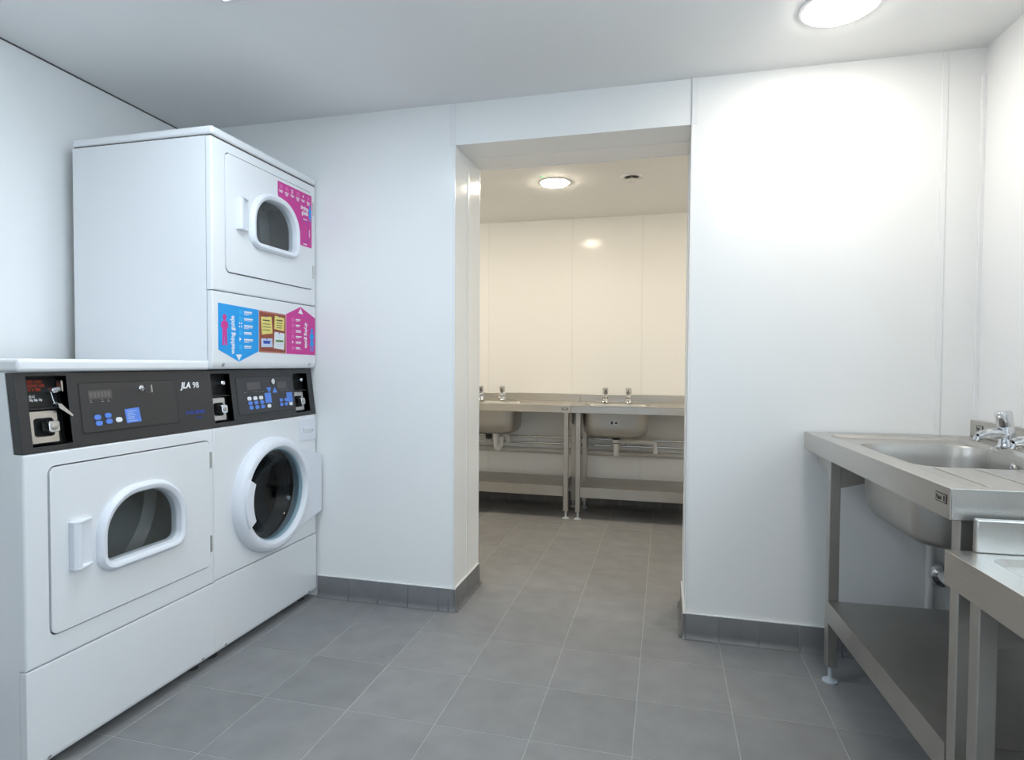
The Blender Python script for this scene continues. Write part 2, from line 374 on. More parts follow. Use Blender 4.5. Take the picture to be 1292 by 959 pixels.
def front_plate(t, W, z0, z1, hole, q=None):
    """pressed front with rounded outer edges around a door opening; hole has the same number of points as the outline"""
    n = len(hole) // 4 - 1; c = (W / 2, (z0 + z1) / 2)
    out = lambda d: [FRONT(*p, x_) for p, x_ in [(p, 0) for p in rrect(*c, W - 2 * d, z1 - z0 - 2 * d, .003, n)]]
    def lp_(d, x): return [FRONT(p[0], p[1], x) for p in rrect(*c, W - 2 * d, z1 - z0 - 2 * d, .003, n)]
    loops = [lp_(0, -.024), lp_(0, -.007), lp_(.0007, -.0042), lp_(.0021, -.002), lp_(.0044, -.0006), lp_(.007, 0), [FRONT(*p, 0) for p in hole], [FRONT(*p, -.003) for p in hole], [FRONT(*p, -.024) for p in hole]]
    o = obj('front_panel', loft(B(), loops), 'enamel', t, angle=60)
    wn = o.modifiers.new('normals', 'WEIGHTED_NORMAL'); wn.keep_sharp = True
    return o
def dryer_front(t, W, z0, z1, dy0, dy1, dz0, dz1, wc, wz, ww, wh, hz0, hz1):
    """front panel with door, window, handle, hinges and drum"""
    dc = ((dy0 + dy1) / 2, (dz0 + dz1) / 2)
    hole = rrect(*dc, dy1 - dy0, dz1 - dz0, .022)
    front_plate(t, W, z0, z1, hole)
    obj('door_recess', prism(B(), rrect(*dc, dy1 - dy0 + .01, dz1 - dz0 + .01, .024), -.03, -.0245, FRONT, holes=[dwin(wc, wz, ww - .02, wh - .02)]), 'gap', t)
    door = obj('door', prism(B(), rrect(*dc, dy1 - dy0 - .008, dz1 - dz0 - .008, .019), -.022, .004, FRONT, holes=[dwin(wc, wz, ww - .03, wh - .03)]), 'enamel', t, bevel=.003)
    P = dwin(wc, wz, ww, wh); c = (wc, wz)
    L = [(0, .003), (0, .010), (.004, .019), (.011, .024), (.020, .023), (.026, .018), (.029, .002), (.031, -.02)]
    obj('window_ring', loft(B(), [[FRONT(p[0], p[1], x) for p in shrink(P, c, d)] for d, x in L]), 'plastic_white', door)
    obj('window_glass', prism(B(), shrink(P, c, .0285), -.004, .001, FRONT), 'glass_door', door)
    hy0 = dy0 + .055; HP = [(0, .004), (.001, .022), (.008, .028), (.022, .0275), (.031, .014), (.040, .009), (.068, .0075), (.068, .004)]
    hb = prism(B(), [(hy0 + a, x) for a, x in HP], hz0 + .008, hz1 - .008, lambda u, v, w: (v, u, w))
    EP = [(0, .004), (.001, .022), (.008, .028), (.024, .0275), (.066, .013), (.068, .004)]
    for a, b in ((hz0, hz0 + .008), (hz1 - .008, hz1)): prism(hb, [(hy0 + u, x) for u, x in EP], a, b, lambda u, v, w: (v, u, w))
    obj('door_handle', hb, 'plastic_white', door, bevel=.002)
    for hz in (dz0 + .085, dz1 - .075):
        hg = bx(-.004, .003, dy1 + .000, dy1 + .008, hz - .028, hz + .028); lathe(hg, [(0, -.03), (.004, -.03), (.004, .03), (0, .03)], (.004, dy1 - .001, hz), (0, 0, 1), 10)
        obj('hinge', hg, 'steel_dull', t)
    obj('drum', lathe(B(), [(.235, -.05), (.30, -.06), (.30, -.24), (.27, -.27), (0, -.28)], (0, wc, wz + .02), (1, 0, 0), 40), 'drum', t)
    for k in range(3):
        bf = B(); a = 2 * PI * k / 3 + .5; tube(bf, [(-.08, wc + .285 * math.cos(a), wz + .02 + .285 * math.sin(a)), (-.24, wc + .285 * math.cos(a), wz + .02 + .285 * math.sin(a))], .022, 8)
        obj('drum_lifter', bf, 'drum', t)
    return door
def lower_panel(t, W, z0, z1):
    pr_ = [(-.024, z0 + .02), (-.012, z0), (-.008, z0), (0, z0 + .016), (0, z1), (-.024, z1)]
    lp_ = obj('lower_panel', prism(B(), [(a, b) for a, b in pr_], 0, W, lambda u, v, w: (u, w, v)), 'enamel', t, bevel=.004, segs=3)
    for y in (.06, W - .06): obj('screw', lathe(B(), [(.006, 0), (.006, .002), (0, .003)], (-.003, y, z0 + .012), (1, 0, -.5), 12), 'chrome', lp_)
    for y in (.05, W - .05):
        for x in (-.06, -.58): obj('foot', lathe(B(), [(0, -.0204), (.022, -.0204), (.018, -.008), (.008, -.006), (.008, z0 + .02)], (x, y, 0), (0, 0, 1), 14), 'rubber', t)
    return lp_
def lid(t, W, D, z0, z1, xf):
    obj('lid', bx(-D, xf, 0, W, z0, z1), 'enamel', t, bevel=.010, segs=3)
SLZ = Vector((-CS / (CZ1 - CZ0), 0, 1)).normalized()
def console(t, W, recesses, panel):
    holes = [[(a, b0), (c, b0), (c, b1), (a, b1)] for a, c, b0, b1 in recesses]
    c = obj('console', prism(B(), [(0, CZ0 + .001), (W, CZ0 + .001), (W, CZ1), (0, CZ1)], -.03, 0.0, CM, holes=holes), 'black', t, bevel=.0015)
    p0, p1, q0, q1 = panel
    k = obj('display_panel', prism(B(), rrect((p0 + p1) / 2, (q0 + q1) / 2, p1 - p0, q1 - q0, .006, 3), 0, .0018, CM), 'panel_black', c, bevel=.0008)
    obj('panel_groove', prism(B(), rrect((p0 + p1) / 2, (q0 + q1) / 2, p1 - p0 + .007, q1 - q0 + .007, .009, 3), 0.0001, .0006, CM), 'black_in', c)
    return c
def recess(t, a, c, b0, b1, mid, big=True):
    dp = .042
    bm = B(); th = .003
    box(bm, a - th, c + th, b0 - th, b1 + th, -dp - th, -dp, CM)
    box(bm, a - th, a, b0, b1, -dp, -.002, CM); box(bm, c, c + th, b0, b1, -dp, -.002, CM)
    box(bm, a - th, c + th, b0 - th, b0, -dp, -.002, CM); box(bm, a - th, c + th, b1, b1 + th, -dp, -.002, CM)
    box(bm, a, c, mid - .002, mid + .002, -dp, -.010, CM)
    r = obj('coin_recess', bm, 'black_in', t)
    w = c - a
    # coin mechanism
    fx = -.016
    obj('mechanism_plate', prism(B(), rrect(a + .40 * w, (b0 + mid) / 2, .74 * w, mid - b0 - .014, .003, 2), -dp + .001, fx, CM, holes=[rrect(a + .42 * w, (b0 + mid) / 2 - .001, .50 * w, (mid - b0) * .50, .008, 3)]), 'steel', r, bevel=.001)
    kc = CM(a + .56 * w, (b0 + mid) / 2, fx)
    kb = prism(B(), rrect(a + .58 * w, (b0 + mid) / 2, .030, .030, .006, 3), fx - .012, fx + .014, CM)
    obj('coin_lock', kb, 'chrome', r, bevel=.002)
    lb = lathe(B(), [(.009, 0), (.009, .002), (.006, .003), (0, .003)], CM(a + .58 * w, (b0 + mid) / 2, fx + .014), (1, 0, .12), 16)
    obj('keyway', lb, 'steel_dull', r)
    for q in (b0 + .016, mid - .014): obj('screw', lathe(B(), [(.005, 0), (.005, .002), (0, .004)], CM(a + .84 * w, q, -dp + .003), (1, 0, .12), 10), 'chrome', r)
    # bezel lock in the upper half
    obj('bezel_lock', lathe(B(), [(.010, -.02), (.010, .010), (.007, .013), (0, .013)], CM(a + .80 * w, mid + .048, -dp + .016), (1, 0, .12), 16), 'chrome', r)
    return r

Y0, WD = -1.112, .688          # dryer beside the stack
Y1, WW = -.424, .680           # the stack
GR = 'white laundry machines'
# --- dryer standing on the floor
d = thing('tumble_dryer', 'floor standing white tumble dryer with black coin control panel, nearest machine', 'dryer', (0, 0, 0), 0, GR); place(d, Y0)
cabinet(d, WD, .645, .015, 1.075, slant=True)
dryer_front(d, WD, .289, CZ0, .064, .668, .357, .828, .371, .605, .338, .250, .523, .662)
lower_panel(d, WD, .015, .287)
lid(d, WD, .648, 1.086, 1.122, -.012)
co = console(d, WD, [(.030, .142, .884, 1.074)], (.176, .530, .906, 1.050))
rc = recess(d, .030, .142, .884, 1.074, .985)
text('warning_lettering', 'FEED COINS\nSLOWLY ONE\nAT A TIME', rc, 'ink_red', CM(.062, 1.054, -.0412), .0105, ey=SLZ, bold=.0003, align='LEFT', space=1.05, wscale=.72)
text('coin_lettering', '£2 £1\n50p 20p 10p', rc, 'ink_white', CM(.063, 1.014, -.0412), .0095, ey=SLZ, bold=.0003, space=1.0, wscale=.75)
kb = tube(B(), [CM(.120, 1.033, -.03), CM(.122, 1.036, -.004)], .0022, 6); prism(kb, rrect(.1225, 1.046, .004, .030, .0015, 2), -.012, .006, CM)
obj('key', kb, 'steel', rc)
hk = tube(B(), [CM(.101, 1.030, -.010), CM(.104, 1.005, -.008), CM(.107, .996, -.006)], .0012, 6)
tube(hk, [CM(*p) for p in [(.107 + .006 * math.cos(a), .996 + .004 * math.sin(a), -.006 + .004 * math.sin(a)) for a in [k * PI / 5 for k in range(11)]]], .001, 5)
bl = [(.108, .998), (.118, .996), (.150, .962), (.147, .958), (.112, .984)]
prism(hk, bl, -.002, .002, CM)
obj('hanging_key', hk, 'chrome', rc)
obj('display', prism(B(), rrect(.240, 1.016, .078, .026, .001, 2), .0018, .0026, CM), 'lcd', co)
bm = B()
for k in range(6): box(bm, .206 + k * .0118, .214 + k * .0118, 1.008, 1.024, .0026, .0029, CM)
obj('display_digits', bm, 'ink_dim', co)['kind'] = 'stuff'
for i, (y, z, m) in enumerate(((.223, .949, 'btn_blue'), (.258, .952, 'btn_blue'), (.226, .931, 'btn_blue'), (.260, .934, 'btn_blue'), (.294, .936, 'btn_white'))):
    obj('button', prism(B(), rrect(y, z, .022, .0145, .0070, 5), .0018, .0042, CM), m, co, bevel=.001)
bl_ = obj('instruction_label', prism(B(), [(.318, .966), (.371, .969), (.376, .924), (.322, .922)], .0018, .0024, CM), 'btn_blue', co)
bm = B()
for k in range(6): box(bm, .326, .346 + random.uniform(.0, .020), .958 - k * .006, .9595 - k * .006, .0024, .0027, CM)
obj('label_print', bm, 'note_blue', co)['kind'] = 'stuff'
bm = B()
for y in (.204, .242, .262): box(bm, y, y + .008, .994, .9955, .0018, .0021, CM); box(bm, y + .002, y + .005, .999, 1.001, .0018, .0021, CM)
obj('indicator_print', bm, 'ink_grey', co)['kind'] = 'stuff'
lk = lathe(B(), [(.010, 0), (.010, .008), (.007, .010), (0, .010)], CM(.384, 1.029, .001), (1, 0, .12), 16)
obj('panel_lock', lk, 'chrome', co)
kk = tube(B(), [CM(.384, 1.029, .010), CM(.384, 1.029, .028)], .0025, 6); prism(kk, rrect(.386, 1.029, .006, .024, .002, 2), .026, .046, CM)
obj('key', kk, 'steel_dull', co)
text('model_lettering', 'JLA', co, 'ink_white', CM(.556, 1.022, .0004), .030, ey=SLZ, bold=.0011, shear=.25)
text('model_lettering', '98', co, 'ink_white', CM(.610, 1.022, .0004), .030, ey=SLZ, bold=.0003)
text('phone_lettering', '01422 822282', co, 'ink_blue', CM(.566, .930, .0004), .0155, ey=SLZ, bold=.0003)
text('phone_lettering', 'jla.com', co, 'ink_blue', CM(.612, .914, .0004), .0100, ey=SLZ)

# --- washer under the stack
w = thing('washing_machine', 'white front loading washing machine with round porthole under the stacked dryer', 'washer', (0, 0, 0), 0, GR); place(w, Y1)
cabinet(w, WW, .645, .015, 1.075, slant=True)
pc = (.335, .555)
front_plate(w, WW, .292, CZ0, [(pc[0] + .196 * math.cos(a), pc[1] + .196 * math.sin(a)) for a in [(k + (i + .5) / 10) * PI / 2 for k in range(4) for i in range(10)]])
lower_panel(w, WW, .015, .290)
dr = obj('door', lathe(B(), [(.196, -.015), (.243, 0), (.243, .012), (.240, .028), (.231, .040), (.219, .046), (.205, .045), (.197, .038), (.192, .022), (.188, -.012)], (0, *pc), (1, 0, 0), 64), 'plastic_white', w)
arc = [(pc[0] + .222 * math.cos(a), pc[1] + .222 * math.sin(a)) for a in [math.radians(62 - 124 * k / 20) for k in range(21)]]
obj('door_hinge_cover', prism(B(), arc + [(WW - .002, .405), (WW - .002, .675)], 0, .034, FRONT), 'plastic_white', dr, bevel=.006, segs=3)
ring = lambda r, a0, a1, n=10: [(pc[0] + r * math.cos(a0 + (a1 - a0) * k / n), pc[1] + r * math.sin(a0 + (a1 - a0) * k / n)) for k in range(n + 1)]
a0, a1 = math.radians(180 - 26), math.radians(180 + 26)
obj('door_handle', prism(B(), ring(.222, a0, a1) + ring(.180, a1 - .03, a0 + .03), .030, .056, FRONT), 'plastic_white', dr, bevel=.004)
obj('inner_rim', lathe(B(), [(.193, .026), (.189, .024), (.187, .016), (.186, -.010)], (0, *pc), (1, 0, 0), 64), 'rim_glass', dr)
obj('porthole_glass', lathe(B(), [(.188, .012), (.172, .006), (.155, -.008), (.125, -.038), (.085, -.062), (.04, -.075), (0, -.078)], (0, *pc), (1, 0, 0), 64), 'glass_washer', dr)
obj('drum', lathe(B(), [(.19, -.05), (.20, -.07), (.25, -.10), (.25, -.45), (.2, -.48), (0, -.49)], (0, *pc), (1, 0, 0), 48), 'drum_dark', w)
obj('door_seal', lathe(B(), [(.190, -.02), (.200, -.045), (.176, -.07), (.172, -.09), (.182, -.10)], (0, *pc), (1, 0, 0), 48), 'rubber', w)
for k in range(3):
    bm = B(); a = 2 * PI * k / 3 + .9; tube(bm, [(-.11, pc[0] + .232 * math.cos(a), pc[1] + .232 * math.sin(a)), (-.45, pc[0] + .232 * math.cos(a), pc[1] + .232 * math.sin(a))], .022, 8)
    obj('drum_lifter', bm, 'drum', w)
sd = obj('soap_drawer', prism(B(), rrect(.607, .802, .128, .100, .008, 4), 0, .005, FRONT, holes=[rrect(.607, .797, .080, .034, .006, 3)]), 'plastic_white', w, bevel=.0015)
obj('drawer_grip', prism(B(), rrect(.607, .797, .080, .034, .006, 3), -.0005, .0008, FRONT), 'enamel', sd)
obj('grip_bar', prism(B(), [(.569, .802), (.645, .802), (.645, .814), (.569, .814)], .001, .008, FRONT), 'plastic_white', sd, bevel=.002)
cw = console(w, WW, [(.014, .118, .886, 1.070), (.526, .640, .886, 1.064)], (.148, .512, .905, 1.052))
for a, c, b1 in ((.014, .118, 1.070), (.526, .640, 1.064)):
    r = recess(w, a, c, .886, b1, .985)
    bm = B()
    for k in range(5): box(bm, a + .008, a + .020 + random.uniform(0, .012), 1.040 - .011 * k, 1.044 - .011 * k, -.0418, -.0412, CM)
    obj('coin_print', bm, 'ink_grey', r)['kind'] = 'stuff'
for y0, y1, z in ((.206, .290, 1.017), (.404, .470, 1.015)):
    obj('display', prism(B(), rrect((y0 + y1) / 2, z, y1 - y0, .030, .001, 2), .0018, .0026, CM), 'lcd', cw)
obj('panel_lock', lathe(B(), [(.012, 0), (.012, .010), (.008, .012), (0, .012)], CM(.368, 1.032, .001), (1, 0, .12), 16), 'chrome', cw)
obj('selector_arrow', prism(B(), [(.328, 1.008), (.362, 1.008), (.346, .984)], .0018, .0026, CM), 'btn_blue', cw)
obj('selector_arrow', prism(B(), [(.368, .984), (.400, .984), (.385, 1.008)], .0018, .0026, CM), 'btn_blue', cw)
for i in range(3):
    for j in range(3):
        obj('button', prism(B(), rrect(.214 + .0365 * i + .003 * j, .967 - .0185 * j, .024, .015, .0070, 5), .0018, .004, CM), 'btn_white' if j == 0 else 'btn_blue', cw, bevel=.001)
obj('button', prism(B(), rrect(.335, .930, .024, .015, .007, 5), .0018, .004, CM), 'btn_white', cw, bevel=.001)
obj('button', prism(B(), rrect(.488, .930, .024, .015, .007, 5), .0018, .004, CM), 'btn_white', cw, bevel=.001)
for y in (.420, .454):
    for z in (.950, .931): obj('button', prism(B(), rrect(y, z, .022, .014, .0068, 5), .0018, .004, CM), 'btn_blue', cw, bevel=.001)
for y, z in ((.334, .964), (.484, .960)):
    obj('instruction_label', prism(B(), [(y - .021, z + .021), (y + .021, z + .021), (y + .022, z - .021), (y - .020, z - .021)], .0018, .0024, CM), 'btn_blue', cw)
bm = B()
for y in (.19, .245, .263, .281, .30, .43, .45, .47): box(bm, y, y + .008, .992, .9935, .0018, .0021, CM)
obj('indicator_print', bm, 'ink_grey', cw)['kind'] = 'stuff'

# --- dryer on top of the washer
ZS0, ZS1 = 1.088, 1.988
s = thing('tumble_dryer', 'white tumble dryer with pink guide sticker stacked on the washing machine', 'dryer', (0, 0, 0), 0, GR); place(s, Y1)
cabinet(s, WW, .645, ZS0, 1.950)
sdoor = dryer_front(s, WW, 1.384, 1.950, .068, .652, 1.457, 1.914, .366, 1.700, .330, .248, 1.632, 1.762)
lid(s, WW, .648, 1.955, ZS1, .003)
obj('lid_gap_shade', bx(-.642, -.004, .003, WW - .003, 1.9500, 1.9550), 'gap', s)  # dark filler that paints the shade in the open gap under the lid
gp = obj('guide_panel', prism(B(), [(-.024, ZS0), (-.014, ZS0), (-.004, ZS0 + .012), (.0, ZS0 + .030), (0, 1.381), (-.024, 1.381)], 0, WW, lambda u, v, w_: (u, w_, v)), 'enamel', s, bevel=.004, segs=3)
for y in (.055, WW - .055): obj('screw', lathe(B(), [(.008, 0), (.008, .003), (.004, .005), (0, .005)], (-.002, y, ZS0 + .018), (1, 0, -.4), 14), 'chrome', gp)
o_ = -Y1                        # sticker coordinates were measured as world y
def st(name, pts, m, lv=1, parent=gp, base=0.0):
    return obj(name, prism(B(), [(y + o_, z) for y, z in pts], base + .0002 + .0004 * (lv - 1), base + .0002 + .0004 * lv, FRONT), m, parent)
def bars(name, rows, m, parent, lv=2):
    bm = B()
    for y0, y1, z0, z1 in rows: box(bm, .0002 + .0004 * (lv - 1), .0002 + .0004 * lv, y0 + o_, y1 + o_, z0, z1)
    o = obj(name, bm, m, parent); o['kind'] = 'stuff'; return o
def figure(name, cx, z0, h, m, skirt, parent=gp, lv=2):
    k = h / 1.0; P = lambda pts: [(cx + a * k, z0 + b * k) for a, b in pts]
    bm = B(); a, b = .0002 + .0004 * (lv - 1), .0002 + .0004 * lv
    prism(bm, [(y + o_, z) for y, z in [(cx + .085 * k * math.cos(t), z0 + k * .90 + .105 * k * math.sin(t)) for t in [2 * PI * i / 16 for i in range(16)]]], a, b)
    body = [(-.06, .79), (.06, .79), (.14, .74), (.17, .60), (.10, .52), (.10, .46)] + ([(.16, .24), (-.16, .24)] if skirt else [(.11, .0), (.02, .0), (.0, .40), (-.02, .0), (-.11, .0)]) + [(-.10, .46), (-.10, .52), (-.17, .60), (-.14, .74)]
    prism(bm, [(y + o_, z) for y, z in P(body)], a, b)
    if skirt:
        for q in (-.07, .07): prism(bm, [(y + o_, z) for y, z in P([(q - .035, 0), (q + .035, 0), (q + .03, .25), (q - .03, .25)])], a, b)
    return obj(name, bm, m, parent)
st('washing_sticker', [(-.396, 1.338), (-.396, 1.162), (-.283, 1.117), (-.164, 1.160), (-.164, 1.331)], 'cyan')
st('sticker_arrowhead', [(-.300, 1.145), (-.266, 1.145), (-.283, 1.121)], 'ink_white', 2)
figure('sticker_figure', -.362, 1.180, .118, 'magenta', False)
text('washing_lettering', 'washing guide', gp, 'ink_white', (.0007, -.309 + o_, 1.146), .031, ex=(0, 0, 1), ey=(0, -1, 0), bold=.0009, wscale=.86)
rows = []; icons = []
for k in range(6):
    z = 1.318 - .0275 * k
    rows += [(-.252, -.205 + random.uniform(-.006, .006), z - .006, z), (-.252, -.205 + random.uniform(-.01, .004), z - .0105, z - .0085)]
    if k % 2 == 0: rows.append((-.252, -.225, z - .015, z - .013))
    icons.append((-.283, -.262, z - .014, z + .004))
bars('washing_steps', rows, 'ink_white', gp); bars('washing_icons', [icons[k] for k in (0, 1, 3, 5)], 'cyan_light', gp)
bars('icon_marks', [(-.281, -.276, 1.265, 1.272), (-.270, -.265, 1.265, 1.272), (-.281, -.276, 1.252, 1.259), (-.270, -.265, 1.252, 1.259)], 'ink_white', gp)
st('play_mark', [(-.280, 1.214), (-.280, 1.198), (-.268, 1.206)], 'ink_white', 2)
st('cork_board', [(-.162, 1.330), (.021, 1.326), (.021, 1.153), (-.162, 1.157)], 'cork_edge')
st('cork_field', [(-.157, 1.324), (.016, 1.320), (.016, 1.159), (-.157, 1.163)], 'cork', 2)
n1 = st('pinned_note', [(-.150, 1.304), (-.080, 1.308), (-.074, 1.238), (-.144, 1.230)], 'note_yellow', 3)
n2 = st('pinned_note', [(-.058, 1.315), (.010, 1.309), (.006, 1.252), (-.062, 1.258)], 'note_yellow', 3)
n3 = st('pinned_note', [(-.148, 1.214), (-.076, 1.217), (-.074, 1.180), (-.148, 1.178)], 'note_blue', 3)
n4 = st('pinned_note', [(-.060, 1.246), (.010, 1.242), (.006, 1.170), (-.066, 1.176)], 'note_white', 3)
bars('note_print', [(-.138, -.092, 1.288, 1.293)] + [(-.140, -.090 + .004 * (k % 2), 1.274 - .0125 * k, 1.277 - .0125 * k) for k in range(3)] + [(-.048, -.004, 1.294, 1.299)] + [(-.046, -.008, 1.283 - .010 * k, 1.286 - .010 * k) for k in range(3)], 'ink_dark', gp, 4)
bars('note_print', [(-.136, -.088, 1.199, 1.206), (-.134, -.092, 1.193, 1.199)], 'ink_blue', gp, 4)
bars('note_print', [(-.052, .000, 1.203, 1.212)], 'ink_green', gp, 4)
bars('note_print', [(-.050, -.004, 1.232 - .008 * k, 1.2335 - .008 * k) for k in (0, 1, 5, 6)], 'note_blue', gp, 4)
for y, z in ((-.118, 1.306), (-.026, 1.312), (-.112, 1.213), (-.030, 1.241)): obj('pin', lathe(B(), [(.003, 0), (.003, .001), (0, .002)], (.0018, y + o_, z), (1, 0, 0), 8), 'ink_blue', gp)
st('drying_sticker', [(.024, 1.329), (.132, 1.370), (.250, 1.326), (.250, 1.150), (.024, 1.153)], 'magenta')
st('sticker_arrowhead', [(.114, 1.340), (.150, 1.337), (.132, 1.364)], 'ink_white', 2)
figure('sticker_figure', .222, 1.168, .108, 'cyan', True)
text('drying_lettering', 'drying guide', gp, 'ink_white', (.0007, .166 + o_, 1.300), .030, ex=(0, 0, -1), ey=(0, 1, 0), bold=.0008, wscale=.80)
rows = []; icons = []
for k in range(6):
    z = 1.312 - .0255 * k
    rows += [(.094, .134 + random.uniform(-.012, .006), z - .0055, z), (.094, .130 + random.uniform(-.012, .008), z - .010, z - .008)]
    icons.append((.062, .082, z - .013, z + .004))
bars('drying_steps', rows, 'ink_white', gp); bars('drying_icons', [icons[k] for k in (0, 1, 3, 5)], 'magenta_light', gp)
bars('icon_marks', [(.063, .068, 1.258, 1.265), (.074, .079, 1.258, 1.265), (.063, .068, 1.246, 1.253), (.074, .079, 1.246, 1.253)], 'magenta_light', gp)
st('play_mark', [(.066, 1.214), (.066, 1.200), (.078, 1.207)], 'ink_white', 2)
# sticker on the stacked dryer's door
arc_ = []
wc_, wz_ = .366 - o_, 1.700
PW = [(y - o_, z) for y, z in shrink(dwin(.366, 1.700, .330, .248), (.366, 1.700), -.006)]
PW = [p for p in PW if p[0] > -.035 and p[1] > 1.655]
PW.sort(key=lambda p: math.atan2(p[1] - wz_, p[0] - wc_))
st('door_sticker', PW + [(-.038, 1.845), (-.038, 1.896), (.217, 1.896), (.217, 1.652), (PW[0][0], 1.652)], 'magenta', 1, sdoor, base=.004)
def dbars(name, rows, m, lv=2):
    bm = B()
    for y0, y1, z0, z1 in rows: box(bm, .0042 + .0004 * (lv - 1), .0042 + .0004 * lv, y0 + o_, y1 + o_, z0, z1)
    o = obj(name, bm, m, sdoor); o['kind'] = 'stuff'; return o
dbars('sticker_icons', [(-.026 + .041 * k, -.004 + .041 * k, 1.868, 1.886) for k in (0, 1, 3, 5)], 'magenta_light')
dbars('sticker_print', [(-.030 + .041 * k + q * .003, -.002 + .041 * k - q * .003, 1.858 - q * .006, 1.861 - q * .006) for k in range(6) for q in range(2 + k % 2)], 'ink_white')
dbars('sticker_marks', [(.058, .063, 1.878, 1.884), (.067, .072, 1.878, 1.884), (.058, .063, 1.868, 1.874), (.067, .072, 1.868, 1.874), (.146, .153, 1.872, 1.882)], 'ink_white')
text('door_lettering', 'drying\nguide', sdoor, 'ink_white', (.0047, .188 + o_, 1.818), .026, bold=.0007, align='RIGHT', space=.85, wscale=.9)
bm = B(); k = .074; cx, z0 = .203, 1.775
fg = figure('sticker_figure', .203, 1.775, .072, 'cyan', True, sdoor, 2); fg.location = (.0042, 0, 0)
dbars('sticker_arrows', [(.128, .190, 1.7675, 1.7690), (.188, .190, 1.672, 1.7675), (.136, .190, 1.672, 1.6735)], 'ink_blue')
dbars('sticker_print', [(.150, .178, 1.773, 1.777), (.196, .199, 1.700, 1.735), (.150, .178, 1.660, 1.664)], 'ink_white')

# ------------------------------------------------------------------ steel sinks
def pillar_tap(t, x, y, z, spout=-1, tilt=.25):
    """self closing pillar tap, spout towards local -y"""
    bm = lathe(B(), [(0, 0), (.030, 0), (.030, .006), (.025, .012), (.0215, .034), (.0215, .056), (.018, .067), (0, .069)], (x, y, z), (0, -.10, 1), 24)
    b = obj('pillar_tap', bm, 'chrome', t)
    tube_b = tube(B(), [(x, y - .004, z + .040), (x, y - .03, z + .047), (x, y - .06, z + .043), (x, y - .085, z + .034)], [.018, .016, .015, .0135], 16)
    obj('spout', tube_b, 'chrome', b)
    obj('nozzle', lathe(B(), [(.0115, 0), (.0115, .014), (.009, .016), (0, .016)], (x, y - .083, z + .034), (0, -.35, -1), 16), 'chrome', b)
    obj('push_cap', lathe(B(), [(.012, -.004), (.0135, .002), (.0215, .005), (.0235, .040), (.0225, .046), (.018, .050), (0, .051)], (x, y - .008, z + .066), (0, -.18, 1), 24), 'chrome', b)
    return b
